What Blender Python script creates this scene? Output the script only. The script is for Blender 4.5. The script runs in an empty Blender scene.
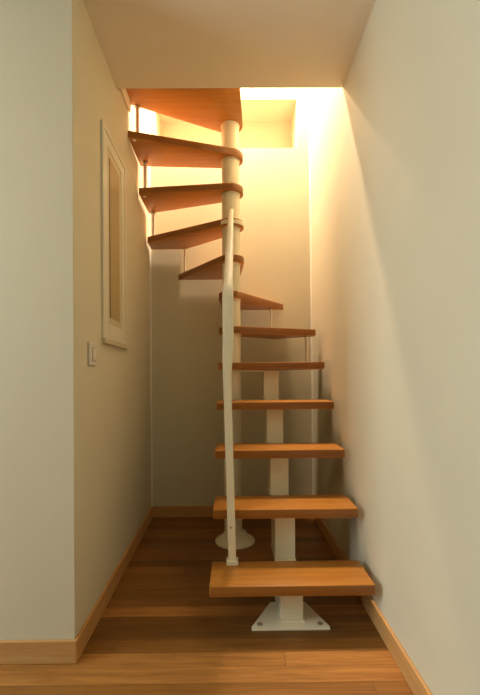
import bpy, bmesh, math
from mathutils import Vector, Matrix
S = bpy.context.scene
COL = S.collection

# ---------------------------------------------------------------- materials
def new_mat(name):
    m = bpy.data.materials.new(name); m.use_nodes = True
    nt = m.node_tree; b = nt.nodes['Principled BSDF']
    return m, nt, b

def nd(nt, t, **kw):
    n = nt.nodes.new(t)
    for k, v in kw.items():
        if k in n.inputs: n.inputs[k].default_value = v
        else: setattr(n, k, v)
    return n

def plaster(name, col, bump=.12):
    m, nt, b = new_mat(name); L = nt.links.new
    tc = nd(nt, 'ShaderNodeTexCoord')
    n1 = nd(nt, 'ShaderNodeTexNoise', Scale=3.2, Detail=4.0)
    n2 = nd(nt, 'ShaderNodeTexNoise', Scale=170.0, Detail=2.0)
    L(tc.outputs['Object'], n1.inputs['Vector']); L(tc.outputs['Object'], n2.inputs['Vector'])
    r = nd(nt, 'ShaderNodeValToRGB')
    r.color_ramp.elements[0].position = .3; r.color_ramp.elements[1].position = .75
    r.color_ramp.elements[0].color = (*[c*.965 for c in col], 1); r.color_ramp.elements[1].color = (*col, 1)
    L(n1.outputs['Fac'], r.inputs['Fac']); L(r.outputs['Color'], b.inputs['Base Color'])
    bp = nd(nt, 'ShaderNodeBump', Strength=bump, Distance=.002)
    L(n2.outputs['Fac'], bp.inputs['Height']); L(bp.outputs['Normal'], b.inputs['Normal'])
    b.inputs['Roughness'].default_value = .75
    return m

def wood(name, c1, c2, rough=.42, along='x', scale=1.0, coat=0.0):
    m, nt, b = new_mat(name); L = nt.links.new
    tc = nd(nt, 'ShaderNodeTexCoord'); mp = nd(nt, 'ShaderNodeMapping')
    mp.inputs['Scale'].default_value = (2.5*scale, 38*scale, 38*scale) if along == 'x' else (38*scale, 2.5*scale, 38*scale)
    L(tc.outputs['Object'], mp.inputs['Vector'])
    n1 = nd(nt, 'ShaderNodeTexNoise', Scale=1.0, Detail=5.0, Roughness=.6, Distortion=.4)
    n2 = nd(nt, 'ShaderNodeTexNoise', Scale=5.0, Detail=3.0)
    L(mp.outputs['Vector'], n1.inputs['Vector']); L(mp.outputs['Vector'], n2.inputs['Vector'])
    mx = nd(nt, 'ShaderNodeMath', operation='MULTIPLY_ADD'); mx.inputs[1].default_value = .35
    L(n2.outputs['Fac'], mx.inputs[0]); L(n1.outputs['Fac'], mx.inputs[2])
    r = nd(nt, 'ShaderNodeValToRGB')
    r.color_ramp.elements[0].position = .45; r.color_ramp.elements[1].position = .9
    r.color_ramp.elements[0].color = (*c1, 1); r.color_ramp.elements[1].color = (*c2, 1)
    L(mx.outputs[0], r.inputs['Fac']); L(r.outputs['Color'], b.inputs['Base Color'])
    bp = nd(nt, 'ShaderNodeBump', Strength=.05, Distance=.001)
    L(n1.outputs['Fac'], bp.inputs['Height']); L(bp.outputs['Normal'], b.inputs['Normal'])
    b.inputs['Roughness'].default_value = rough
    b.inputs['Coat Weight'].default_value = coat; b.inputs['Coat Roughness'].default_value = .3
    return m

def parquet(name):
    m, nt, b = new_mat(name); L = nt.links.new
    ROW, Y0, LEN = .072, .859, 1.75
    def mth(op, *v):
        n = nd(nt, 'ShaderNodeMath', operation=op)
        for i, x in enumerate(v):
            if isinstance(x, (int, float)): n.inputs[i].default_value = x
            else: L(x, n.inputs[i])
        return n.outputs[0]
    tc = nd(nt, 'ShaderNodeTexCoord'); sp = nd(nt, 'ShaderNodeSeparateXYZ'); L(tc.outputs['Object'], sp.inputs[0])
    rowf = mth('DIVIDE', mth('SUBTRACT', sp.outputs['Y'], Y0), ROW); row = mth('FLOOR', rowf)
    wr = nd(nt, 'ShaderNodeTexWhiteNoise', noise_dimensions='1D'); L(row, wr.inputs['W'])
    xf = mth('ADD', mth('DIVIDE', sp.outputs['X'], LEN), mth('MULTIPLY', wr.outputs['Value'], 5.0)); col = mth('FLOOR', xf)
    wb = nd(nt, 'ShaderNodeTexWhiteNoise', noise_dimensions='1D'); L(mth('ADD', mth('MULTIPLY', row, 13.7), mth('MULTIPLY', col, 3.1)), wb.inputs['W'])
    # tone of each row of boards, stair shade painted into the farther rows (0 dark .. 1 light), nearest to the camera first
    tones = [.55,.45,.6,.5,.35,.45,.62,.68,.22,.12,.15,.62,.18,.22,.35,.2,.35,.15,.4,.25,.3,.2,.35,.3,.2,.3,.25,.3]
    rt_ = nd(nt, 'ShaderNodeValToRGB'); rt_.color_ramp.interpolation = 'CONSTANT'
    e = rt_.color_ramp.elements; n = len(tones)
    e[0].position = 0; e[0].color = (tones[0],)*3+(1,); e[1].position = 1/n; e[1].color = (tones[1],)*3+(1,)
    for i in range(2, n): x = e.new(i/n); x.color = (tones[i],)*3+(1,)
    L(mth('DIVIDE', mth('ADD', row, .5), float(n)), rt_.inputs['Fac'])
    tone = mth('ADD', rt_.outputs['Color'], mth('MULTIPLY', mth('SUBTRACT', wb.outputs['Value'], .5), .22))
    mp = nd(nt, 'ShaderNodeMapping'); mp.inputs['Scale'].default_value = (3.0, 46, 46)
    cb = nd(nt, 'ShaderNodeCombineXYZ'); L(mth('ADD', sp.outputs['X'], mth('MULTIPLY', wb.outputs['Value'], 40.0)), cb.inputs[0]); L(sp.outputs['Y'], cb.inputs[1]); L(mth('MULTIPLY', wb.outputs['Value'], 3.0), cb.inputs[2])
    L(cb.outputs[0], mp.inputs['Vector'])
    n1 = nd(nt, 'ShaderNodeTexNoise', Scale=1.0, Detail=6.0, Roughness=.65, Distortion=.8)
    L(mp.outputs['Vector'], n1.inputs['Vector'])
    r1 = nd(nt, 'ShaderNodeValToRGB')
    e = r1.color_ramp.elements
    e[0].position = 0; e[0].color = (.17, .073, .014, 1); e[1].position = 1; e[1].color = (.62, .300, .085, 1)
    x = e.new(.5); x.color = (.40, .178, .040, 1)
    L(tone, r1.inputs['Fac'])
    r2 = nd(nt, 'ShaderNodeValToRGB')
    r2.color_ramp.elements[0].position = .3; r2.color_ramp.elements[0].color = (.58, .52, .44, 1)
    r2.color_ramp.elements[1].position = .68; r2.color_ramp.elements[1].color = (1.08, 1.06, 1.0, 1)
    L(n1.outputs['Fac'], r2.inputs['Fac'])
    mu = nd(nt, 'ShaderNodeMix', data_type='RGBA', blend_type='MULTIPLY'); mu.inputs['Factor'].default_value = 1
    L(r1.outputs['Color'], mu.inputs[6]); L(r2.outputs['Color'], mu.inputs[7])
    # thin joints between boards
    jy = mth('LESS_THAN', mth('PINGPONG', rowf, .5), .011); jx = mth('LESS_THAN', mth('PINGPONG', xf, .5), .0007)
    mj = nd(nt, 'ShaderNodeMix', data_type='RGBA'); mj.inputs[7].default_value = (.14, .06, .018, 1)
    L(mth('MULTIPLY', mth('MAXIMUM', jy, jx), .75), mj.inputs['Factor']); L(mu.outputs[2], mj.inputs[6])
    L(mj.outputs[2], b.inputs['Base Color'])
    bp = nd(nt, 'ShaderNodeBump', Strength=.06, Distance=.001)
    L(n1.outputs['Fac'], bp.inputs['Height']); L(bp.outputs['Normal'], b.inputs['Normal'])
    b.inputs['Roughness'].default_value = .36
    return m

def painted(name, col, rough=.35, metal=0.0):
    m, nt, b = new_mat(name); L = nt.links.new
    tc = nd(nt, 'ShaderNodeTexCoord'); n = nd(nt, 'ShaderNodeTexNoise', Scale=60.0, Detail=3.0)
    L(tc.outputs['Object'], n.inputs['Vector'])
    r = nd(nt, 'ShaderNodeValToRGB')
    r.color_ramp.elements[0].color = (*[c*.95 for c in col], 1); r.color_ramp.elements[1].color = (*col, 1)
    L(n.outputs['Fac'], r.inputs['Fac']); L(r.outputs['Color'], b.inputs['Base Color'])
    b.inputs['Roughness'].default_value = rough; b.inputs['Metallic'].default_value = metal
    return m

M_WALL = plaster('wall_paint', (.69, .638, .465))
M_ROOM = plaster('room_wall_low_bounce', (.20, .165, .11))  # unseen room walls, darkened to cut the light bounced into the passage
M_CEIL = plaster('ceiling_paint', (.84, .76, .61), .08)
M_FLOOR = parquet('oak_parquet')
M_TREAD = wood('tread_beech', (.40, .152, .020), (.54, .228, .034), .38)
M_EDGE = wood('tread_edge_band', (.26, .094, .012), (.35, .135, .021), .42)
M_BASE = wood('baseboard_wood', (.52, .27, .085), (.64, .37, .14), .45)
M_BASEY = wood('baseboard_wood_y', (.52, .27, .085), (.64, .37, .14), .45, along='y')
M_STEEL = painted('cream_steel', (.91, .85, .63), .45)
M_COVE = painted('corner_bead_paint', (.86, .82, .72), .5)
M_FRAME = painted('window_frame_paint', (.76, .72, .56), .4)
M_PANE = painted('frosted_pane', (.46, .34, .15), .5)
M_SASH = painted('window_sash_paint', (.64, .57, .38), .45)
M_DARK = painted('dark_gap', (.05, .04, .02), .6)
M_SCREW = painted('screw_metal', (.45, .42, .36), .35, .8)
M_SWITCH = painted('switch_plastic', (.80, .74, .62), .3)
M_GREY = painted('switch_grey', (.45, .40, .32), .5)
M_ZINC = painted('post_metal', (.92, .88, .80), .42, .75)

# ---------------------------------------------------------------- mesh tools
def mk(name, bm, mat, parent=None, bevel=0, seg=2, smooth=False, kind=None, mats=None):
    bmesh.ops.recalc_face_normals(bm, faces=bm.faces)
    if bevel:
        eds = [e for e in bm.edges if len(e.link_faces) == 2 and e.calc_face_angle(0) > math.radians(35)]
        bmesh.ops.bevel(bm, geom=eds, offset=bevel, segments=seg, affect='EDGES', profile=.5, clamp_overlap=True)
    me = bpy.data.meshes.new(name); bm.to_mesh(me); bm.free()
    me.materials.append(mat)
    for x in (mats or []): me.materials.append(x)
    if smooth:
        for p in me.polygons: p.use_smooth = True
        me.set_sharp_from_angle(angle=math.radians(40))
    o = bpy.data.objects.new(name, me); COL.objects.link(o)
    if parent: o.parent = parent
    if kind: o['kind'] = kind
    return o

def box(bm, x0, x1, y0, y1, z0, z1):
    v = [bm.verts.new(p) for p in ((x0,y0,z0),(x1,y0,z0),(x1,y1,z0),(x0,y1,z0),(x0,y0,z1),(x1,y0,z1),(x1,y1,z1),(x0,y1,z1))]
    return [bm.faces.new([v[i] for i in f]) for f in ((0,3,2,1),(4,5,6,7),(0,1,5,4),(1,2,6,5),(2,3,7,6),(3,0,4,7))]

def prism(bm, pts, z0, z1, m_side=None):
    a = [bm.verts.new((x, y, z0)) for x, y in pts]; b = [bm.verts.new((x, y, z1)) for x, y in pts]
    bm.faces.new(a[::-1]); bm.faces.new(b)
    n = len(pts)
    for i in range(n):
        f = bm.faces.new((a[i], a[(i+1) % n], b[(i+1) % n], b[i]))
        if m_side is not None: f.material_index = m_side

def lathe(bm, cx, cy, prof, n=48):
    rings = [[bm.verts.new((cx+r*math.cos(2*math.pi*i/n), cy+r*math.sin(2*math.pi*i/n), z)) for i in range(n)] for r, z in prof]
    for a, b in zip(rings, rings[1:]):
        for i in range(n): bm.faces.new((a[i], a[(i+1) % n], b[(i+1) % n], b[i]))
    bm.faces.new(rings[0][::-1]); bm.faces.new(rings[-1])

def tube(bm, p, q, w, h, n=None, rnd=.3):
    """bar of cross-section w (sideways) x h between p and q; n -> round"""
    p, q = Vector(p), Vector(q); d = (q-p).normalized()
    s = Vector((1,0,0)); s = (s - d*s.dot(d)).normalized(); u = d.cross(s)
    if n: sec = [(math.cos(2*math.pi*i/n)*w/2, math.sin(2*math.pi*i/n)*h/2) for i in range(n)]
    else:
        c = rnd*min(w, h); sec = []
        for cx, cy, a0 in ((w/2-c, h/2-c, 0), (-w/2+c, h/2-c, 90), (-w/2+c, -h/2+c, 180), (w/2-c, -h/2+c, 270)):
            for k in range(4):
                a = math.radians(a0+30*k); sec.append((cx+c*math.cos(a), cy+c*math.sin(a)))
    A = [bm.verts.new(p+s*a+u*b) for a, b in sec]; B = [bm.verts.new(q+s*a+u*b) for a, b in sec]
    m = len(sec)
    for i in range(m): bm.faces.new((A[i], A[(i+1) % m], B[(i+1) % m], B[i]))
    bm.faces.new(A[::-1]); bm.faces.new(B)

# ---------------------------------------------------------------- dimensions (metres)
XR, YB = .590, 2.8165                 # right wall, back wall
YF, XF = 1.397, -.592                 # near corner of the left passage wall
XB = -.619                            # left wall at the back
ZC, YC = 2.563, 1.975                 # ceiling and the edge of the stairwell opening
ZU = 2.698                            # upper floor level
TOP = 5.15
RX, RY = -3.4, -3.2                   # the room the camera stands in
def xl(y): return XF + (XB-XF)*(y-YF)/(YB-YF)

# ---------------------------------------------------------------- setting
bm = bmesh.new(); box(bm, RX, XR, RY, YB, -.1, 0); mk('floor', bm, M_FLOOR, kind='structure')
bm = bmesh.new(); box(bm, XR, XR+.12, RY, YB+.4, -.1, TOP); mk('wall_right', bm, M_WALL, kind='structure')
bm = bmesh.new(); prism(bm, [(XF, YF), (XB, YB), (XB, YB+.4), (-.78, YB+.4), (-.78, YF)], -.1, TOP)
mk('wall_left', bm, M_WALL, kind='structure')
bm = bmesh.new(); box(bm, RX, -.78, YF, YF+.12, -.1, ZC); mk('wall_front', bm, M_WALL, kind='structure')
NX0, NX1, NZ0, NZ1, ND = -.575, .490, ZU+.058, 3.125, .25
bm = bmesh.new()
box(bm, XB, NX0, YB, YB+ND, -.1, TOP); box(bm, NX1, XR, YB, YB+ND, -.1, TOP)
box(bm, NX0, NX1, YB, YB+ND, -.1, NZ0); box(bm, NX0, NX1, YB, YB+ND, NZ1, TOP)
box(bm, XB, XR, YB+ND, YB+ND+.1, -.1, TOP)
mk('wall_back', bm, M_WALL, kind='structure')
bm = bmesh.new(); box(bm, RX-.12, RX, RY-.12, YF+.12, -.1, ZC); mk('wall_far_left', bm, M_ROOM, kind='structure')
bm = bmesh.new(); box(bm, RX, XR+.12, RY-.12, RY, -.1, ZC); mk('wall_rear', bm, M_ROOM, kind='structure')
bm = bmesh.new()
box(bm, RX-.12, XR, RY-.12, YF, ZC, ZU); box(bm, -.605, XR, YF, YC, ZC, ZU)
mk('ceiling', bm, M_CEIL, kind='structure')
# upper storey around the stairwell
bm = bmesh.new(); box(bm, -.78, XR+.12, -.6, YB+.4, TOP, TOP+.1); mk('ceiling_upper', bm, M_CEIL, kind='structure')
bm = bmesh.new(); box(bm, -.78, XR+.12, -.7, -.6, ZU, TOP); mk('wall_upper_front', bm, M_WALL, kind='structure')
bm = bmesh.new(); box(bm, -.78, -.60, -.6, YF, ZU, TOP); mk('wall_upper_left', bm, M_WALL, kind='structure')

BH, BT = .084, .013
def board(name, pts, mat):
    bm = bmesh.new(); prism(bm, pts, 0, BH); mk(name, bm, mat, bevel=.004, seg=2, kind='structure')
board('baseboard_front', [(RX, YF), (RX, YF-BT), (XF+BT, YF-BT), (XF+BT, YF), (XF, YF)], M_BASE)
board('baseboard_left', [(XF, YF+.0005), (XF+BT, YF+.0005), (XB+BT, YB-.0005), (XB, YB-.0005)], M_BASEY)
board('baseboard_back', [(XB+BT+.001, YB), (XB+BT+.001, YB-BT), (XR-BT-.001, YB-BT), (XR-BT-.001, YB)], M_BASE)
board('baseboard_right', [(XR, RY), (XR, YB-.0005), (XR-BT, YB-.0005), (XR-BT, RY)], M_BASEY)
# narrow rounded filler beads in the two back corners
def bead(name, cx, sx, r=.011):
    bm = bmesh.new()
    pts = [(cx, YB), (cx+sx*r, YB)]+[(cx+sx*r*(1-math.sin(a)), YB-r*(1-math.cos(a))) for a in (.4, .8, 1.2)]+[(cx, YB-r)]
    prism(bm, pts, BH, 3.9); mk(name, bm, M_COVE, smooth=True, kind='structure')
bead('trim_1', XB, 1); bead('trim_2', XR, -1)
# small cream bearer between passage wall and landing
bm = bmesh.new(); box(bm, xl(2.0), -.590, YC, 2.205, 2.600, ZU); mk('trim_3', bm, M_CEIL, bevel=.004, kind='structure')

# ---------------------------------------------------------------- window in the left wall
def slab_on_left(bm, y0, y1, z0, z1, d0, d1):
    """box lying against the left wall, between d0 and d1 proud of it"""
    v = []
    for z in (z0, z1):
        for y, d in ((y0, d0), (y0, d1), (y1, d1), (y1, d0)): v.append(bm.verts.new((xl(y)+d, y, z)))
    for f in ((0,1,2,3),(4,7,6,5),(0,4,5,1),(1,5,6,2),(2,6,7,3),(3,7,4,0)): bm.faces.new([v[i] for i in f])
def ring_on_left(bm, y0, y1, z0, z1, w, d0, d1):
    slab_on_left(bm, y0, y0+w, z0, z1, d0, d1); slab_on_left(bm, y1-w, y1, z0, z1, d0, d1)
    slab_on_left(bm, y0+w, y1-w, z1-w, z1, d0, d1); slab_on_left(bm, y0+w, y1-w, z0, z0+w, d0, d1)
WY0, WY1, WZ0, WZ1 = 1.715, 2.106, 1.222, 2.222
win = bpy.data.objects.new('window_1', None); COL.objects.link(win); win.location = (0, 0, 0); win['kind'] = 'structure'
bm = bmesh.new(); ring_on_left(bm, WY0, WY1, WZ0, WZ1, .022, 0, .012); mk('casing', bm, M_FRAME, win, bevel=.003)
bm = bmesh.new(); ring_on_left(bm, WY0+.022, WY1-.022, WZ0+.022, WZ1-.022, .055, 0, .008); mk('frame', bm, M_FRAME, win, bevel=.003)
bm = bmesh.new(); ring_on_left(bm, WY0+.077, WY1-.077, WZ0+.077, WZ1-.077, .032, 0, .004); mk('sash', bm, M_SASH, win, bevel=.001)
bm = bmesh.new(); slab_on_left(bm, WY0+.109, WY0+.123, WZ0+.112, WZ1-.112, 0, .0042); mk('gap_shade', bm, M_DARK, win)  # dark strip standing in for the shade in the gap beside the pane
bm = bmesh.new(); slab_on_left(bm, WY0+.123, WY1-.109, WZ0+.109, WZ1-.109, 0, .0035); mk('pane', bm, M_PANE, win)
bm = bmesh.new(); slab_on_left(bm, WY0-.002, WY1+.002, WZ0-.024, WZ0, 0, .018); mk('sill', bm, M_SASH, win, bevel=.003)

# ---------------------------------------------------------------- light switch
sw = bpy.data.objects.new('light_switch', None); COL.objects.link(sw)
sw.location = (0, 0, 0)
sw['label'] = 'small cream wall switch with one rocker on the left wall, below the window'
sw['category'] = 'switch'
sw.location = (xl(1.583), 1.583, 1.140)
def sw_part(name, y0, y1, z0, z1, d0, d1, mat, bev, par):
    bm = bmesh.new(); slab_on_left(bm, 1.583+y0, 1.583+y1, 1.140+z0, 1.140+z1, d0, d1)
    base = Vector(sw.location)
    for v in bm.verts: v.co -= base
    return mk(name, bm, mat, par, bevel=bev)
sw_part('shadow_gap', -.043, .043, -.049, .049, 0, .0015, M_GREY, 0, sw)
sw_part('plate', -.041, .041, -.047, .047, .0015, .008, M_SWITCH, .002, sw)
sw_part('rocker_surround', -.013, .033, -.030, .030, .008, .0084, M_GREY, 0, sw)
sw_part('rocker', -.010, .030, -.027, .027, .0084, .0115, M_SWITCH, .0015, sw)

# ---------------------------------------------------------------- the staircase
st = bpy.data.objects.new('staircase', None); COL.objects.link(st)
st['label'] = 'half-turn staircase of orange-brown wooden treads on cream steel supports around a round pole'
st['category'] = 'staircase'
PX, PY, PR = -.009, 2.422, .057
SX = .238                                            # centre line of the spine under the straight flight
T0, G, Z1, RISE, TH, TD = 1.505, .1969, .208, .228, .042, .205
XA, XZ = -.097, .558
def zt(n): return Z1+RISE*(n-1)+(.006 if 1 < n < 7 else -.008 if n == 10 else -.018 if n > 10 else 0)
def hub(a0, a1, r=.082, n=14):
    return [(PX+r*math.cos(math.radians(a0+(a1-a0)*i/n)), PY+r*math.sin(math.radians(a0+(a1-a0)*i/n))) for i in range(n+1)]
plans = {}  # outline of every tread seen from above
for n in range(1, 5):
    y = T0+G*(n-1); xa = XA-(.006 if n == 1 else 0); plans[n] = [(xa, y), (XZ, y), (XZ, y+TD), (xa, y+TD)]
y5 = T0+G*4
plans[5] = [(XA+.002, y5), (.556, y5), (.556, 2.585)]+hub(75, 180)
plans[6] = [(.03, 2.338), (.556, 2.533), (.556, 2.60), (.30, 2.762)]+hub(120, 280)
plans[7] = [(.035, 2.358), (.375, 2.800), (-.072, 2.800), (-.086, 2.58)]+hub(170, 300)
plans[8] = [(.064, 2.58), (.050, 2.800), (-.405, 2.800)]+hub(212, 372)
plans[9] = [(-.350, 2.800), (-.603, 2.800), (-.600, 2.652)]+hub(238, 418)
plans[10] = [(-.596, 2.690), (-.596, 2.400)]+hub(262, 442)
plans[11] = [(-.600, 2.470), (-.600, 2.168)]+hub(285, 445)
plans[12] = hub(-6, 112)+[(-.606, 2.218), (-.590, 2.206), (-.590, YC), (.040, YC)]
for n in range(1, 13):
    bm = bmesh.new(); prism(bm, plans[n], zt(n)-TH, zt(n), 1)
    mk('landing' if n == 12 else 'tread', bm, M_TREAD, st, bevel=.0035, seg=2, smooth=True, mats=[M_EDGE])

# floor plate of the spine
bm = bmesh.new()
prism(bm, [(.066, 1.550), (.388, 1.550), (.388, 1.566), (.318, 1.735), (.160, 1.735), (.066, 1.566)], 0, .009)
bp = mk('floor_plate', bm, M_STEEL, st, bevel=.002)
for x, y in ((.100, 1.578), (.352, 1.578)):
    bm = bmesh.new(); lathe(bm, x, y, [(.011, .009), (.011, .011), (.007, .011), (.006, .014), (.004, .015)], 20)
    mk('bolt', bm, M_SCREW, bp, smooth=True)

# stepped spine: a box column under each straight tread, a bearer running back to carry the next one
for n in range(1, 6):
    yf = T0+G*(n-1)+.091; w = .048
    z0 = .009 if n == 1 else zt(n-1)-TH+.001
    z1 = zt(n)-TH
    yb = yf+.195
    bm = bmesh.new()
    box(bm, SX-w, SX+w, yf, yf+.070, z0+.006, z1-.006)            # front box
    box(bm, SX-w+.012, SX+w-.012, yf+.070, yf+.150, z0+.03, z1-.006)  # recessed web
    box(bm, SX-w, SX+w, yf+.150, yf+.175, z0+.006, z1-.006)
    mk('column', bm, M_STEEL, st, bevel=.003)
    if n == 1: bm = bmesh.new(); box(bm, SX-w-.006, SX+w+.006, yf-.008, yf+.18, z0, z0+.006); mk('column_foot', bm, M_STEEL, st, bevel=.001)
    else:
        bm = bmesh.new(); box(bm, SX-w-.003, SX+w+.003, yf-.008, yf+.178, z0, z0+.006); mk('column_foot', bm, M_STEEL, st, bevel=.001)
    if n < 5:
        bm = bmesh.new(); box(bm, SX-.040, SX+.040, yf+.03, yf+.38, z1-.006, z1)
        mk('bearer', bm, M_STEEL, st, bevel=.001)
    else:
        bm = bmesh.new(); tube(bm, (SX, yf+.05, z1-.007), (PX+.03, PY-.03, z1-.007), .06, .012); mk('bearer', bm, M_STEEL, st)

# central pole with base bell and a collar under every tread it carries
bm = bmesh.new(); lathe(bm, PX, PY, [(PR, .02), (PR, zt(12)-TH)], 48); pole = mk('pole', bm, M_STEEL, st, smooth=True)
bm = bmesh.new()
lathe(bm, PX+.010, PY-.028, [(.122, 0), (.126, .005), (.124, .010), (.112, .018), (.094, .030), (.078, .044), (.071, .056), (.070, .058)], 56)
mk('pole_base', bm, M_STEEL, st, smooth=True)
for n in range(6, 13):
    bm = bmesh.new(); z = zt(n)-TH
    lathe(bm, PX, PY, [(PR+.0005, z-.012), (.059, z-.009), (.061, z-.003), (.061, z)], 48); mk('collar', bm, M_STEEL, st, smooth=True)
    if n < 12:
        bm = bmesh.new(); z = zt(n); lathe(bm, PX, PY, [(.059, z), (.059, z+.003), (.057, z+.004)], 48); mk('washer', bm, M_STEEL, st, smooth=True)

# small round plug on the pole just above the end of the rail
bm = bmesh.new(); ys = PY-PR-.002
va = [bm.verts.new((PX+.009*math.cos(t*math.pi/8), ys, 2.095+.009*math.sin(t*math.pi/8))) for t in range(16)]
vb = [bm.verts.new((PX+.009*math.cos(t*math.pi/8), ys+.006, 2.095+.009*math.sin(t*math.pi/8))) for t in range(16)]
bm.faces.new(va); bm.faces.new(vb[::-1])
for t in range(16): bm.faces.new((va[t], vb[t], vb[(t+1) % 16], va[(t+1) % 16]))
mk('plug', bm, M_SCREW, pole, smooth=True)

# thin posts tying the outer ends of the winders together
def post(x, y, z0, z1, r=.0115):
    bm = bmesh.new(); lathe(bm, x, y, [(r, z0), (r, z1-.007)], 20)
    p = mk('outer_post', bm, M_ZINC, st, smooth=True)
    bm = bmesh.new(); lathe(bm, x, y, [(r*1.5, z1-.007), (r*1.5, z1)], 20); mk('cap', bm, M_SCREW, p, smooth=True)
post(.497, 2.545, zt(5), zt(6)-TH); post(.275, 2.715, zt(6), zt(7)-TH, .007)
post(-.352, 2.770, zt(8), zt(9)-TH, .007); post(-.560, 2.672, zt(9), zt(10)-TH); post(-.560, 2.425, zt(10), zt(11)-TH); post(-.560, 2.235, zt(11), zt(12)-TH)
# small round cover caps under the winder ends
for x, y, n in ((-.568, 2.195, 11), (-.565, 2.43, 10)):
    bm = bmesh.new(); z = zt(n)-TH; lathe(bm, x, y, [(.011, z-.002), (.011, z)], 20); mk('cover_cap', bm, M_STEEL, st, smooth=True)

# baluster and handrail
bt = (-.0285, 1.668, 1.045)
bm = bmesh.new(); tube(bm, (-.012, 1.690, zt(1)+.004), bt, .035, .030, rnd=.18); bal = mk('baluster', bm, M_STEEL, st, smooth=True)
bm = bmesh.new(); box(bm, -.038, .014, 1.667, 1.711, zt(1), zt(1)+.020); mk('foot', bm, M_STEEL, bal, bevel=.003)
bm = bmesh.new()
ring = []
for i in range(12):
    a = 2*math.pi*i/12; ring.append((-.0165+.0045*math.cos(a), .375+.0045*math.sin(a)))
a = [bm.verts.new((x, 1.6735, z)) for x, z in ring]; b = [bm.verts.new((x, 1.6695, z)) for x, z in ring]
bm.faces.new(b); bm.faces.new(a[::-1])
for i in range(12): bm.faces.new((a[i], a[(i+1) % 12], b[(i+1) % 12], b[i]))
mk('screw', bm, M_SCREW, bal)
def swept(bm, path):
    """rounded bar through (x, y, z, width, height), all in one vertical plane"""
    rings = []
    for i, (x, y, z, w, h) in enumerate(path):
        a = Vector(path[max(i-1, 0)][:3]); b = Vector(path[min(i+1, len(path)-1)][:3]); d = (b-a).normalized()
        sv = Vector((1, 0, 0)); sv = (sv-d*sv.dot(d)).normalized(); u = d.cross(sv); ring = []
        for k in range(20):
            t = 2*math.pi*k/20; c, q = math.cos(t), math.sin(t)
            c = math.copysign(abs(c)**.6, c)*w/2; q = math.copysign(abs(q)**.6, q)*h/2
            ring.append(bm.verts.new(Vector((x, y, z))+sv*c+u*q))
        rings.append(ring)
    for a, b in zip(rings, rings[1:]):
        for k in range(20): bm.faces.new((a[k], a[(k+1) % 20], b[(k+1) % 20], b[k]))
    bm.faces.new(rings[0][::-1]); bm.faces.new(rings[-1])
bm = bmesh.new()
swept(bm, [(-.0280, 1.668, 1.00, .0355, .031), (-.0285, 1.667, 1.05, .038, .033), (-.0260, 1.665, 1.12, .045, .036), (-.0230, 1.664, 1.20, .048, .037), (-.0225, 1.663, 1.33, .049, .037),
           (-.0225, 1.668, 1.385, .050, .036), (-.0225, 1.686, 1.425, .048, .034), (-.0215, 1.712, 1.455, .045, .033), (-.0080, 2.305, 2.060, .032, .026)])
mk('handrail', bm, M_STEEL, st, smooth=True)
# steel clamp round the hub of the ninth tread, holding the upper end of the rail
bm = bmesh.new()
ip = hub(212, 350, .082, 16); op = hub(212, 350, .0865, 16)
prism(bm, ip+op[::-1], zt(9)-.035, zt(9)-.010); mk('handrail_bracket', bm, M_STEEL, st, bevel=.001)

# ---------------------------------------------------------------- light
def area(name, loc, rot, sx, sy, p, col):
    l = bpy.data.lights.new(name, 'AREA'); l.shape = 'RECTANGLE'; l.size = sx; l.size_y = sy; l.energy = p; l.color = col
    o = bpy.data.objects.new(name, l); COL.objects.link(o); o.location = loc; o.rotation_euler = rot; return o
def point(name, loc, r, p, col):
    l = bpy.data.lights.new(name, 'POINT'); l.shadow_soft_size = r; l.energy = p; l.color = col
    o = bpy.data.objects.new(name, l); COL.objects.link(o); o.location = loc; return o
R = math.radians
area('window_daylight', (RX+.05, .5, 1.45), (0, R(-90), 0), 1.5, 1.4, 66, (.82, .96, 1.02))
area('room_warm_fill', (-1.5, .2, ZC-.04), (0, 0, 0), .5, .5, 7, (1.0, .80, .55))  # unseen fill light, added to warm the right wall
area('landing_strip_lamp', (0, 2.64, 3.34), (0, 0, 0), 1.1, .06, 12, (1.0, .79, .60))
area('upper_ceiling_lamp', (0.05, 2.60, 3.95), (0, 0, 0), .25, .10, 88, (1.0, .76, .55))

w = bpy.data.worlds.new('World'); S.world = w; w.use_nodes = True
w.node_tree.nodes['Background'].inputs[0].default_value = (.5, .6, .75, 1); w.node_tree.nodes['Background'].inputs[1].default_value = .05

# ---------------------------------------------------------------- camera
F, CX, CY, PITCH, YAW, ROLL, H = 377.0, 235.4775, 372.8461, .0093, .0052, -.0083, 1.0423
cam = bpy.data.cameras.new('camera'); co = bpy.data.objects.new('camera', cam); COL.objects.link(co); S.camera = co
fw = Vector((math.sin(YAW)*math.cos(PITCH), math.cos(YAW)*math.cos(PITCH), math.sin(PITCH)))
rt = Vector((math.cos(YAW), -math.sin(YAW), 0)); up = rt.cross(fw)
Rv = rt*math.cos(ROLL)+up*math.sin(ROLL); Uv = -rt*math.sin(ROLL)+up*math.cos(ROLL)
mw = Matrix((Rv, Uv, -fw)).transposed().to_4x4(); mw.translation = Vector((0, 0, H)); co.matrix_world = mw
cam.sensor_fit = 'VERTICAL'; cam.sensor_height = 36; cam.lens = F/695*36
cam.shift_x = (240-CX)/695; cam.shift_y = (CY-347.5)/695; cam.clip_start = .02

S.view_settings.view_transform = 'Standard'; S.view_settings.look = 'None'
S.view_settings.gamma = 1; S.view_settings.use_curve_mapping = False; S.view_settings.exposure = 0.17
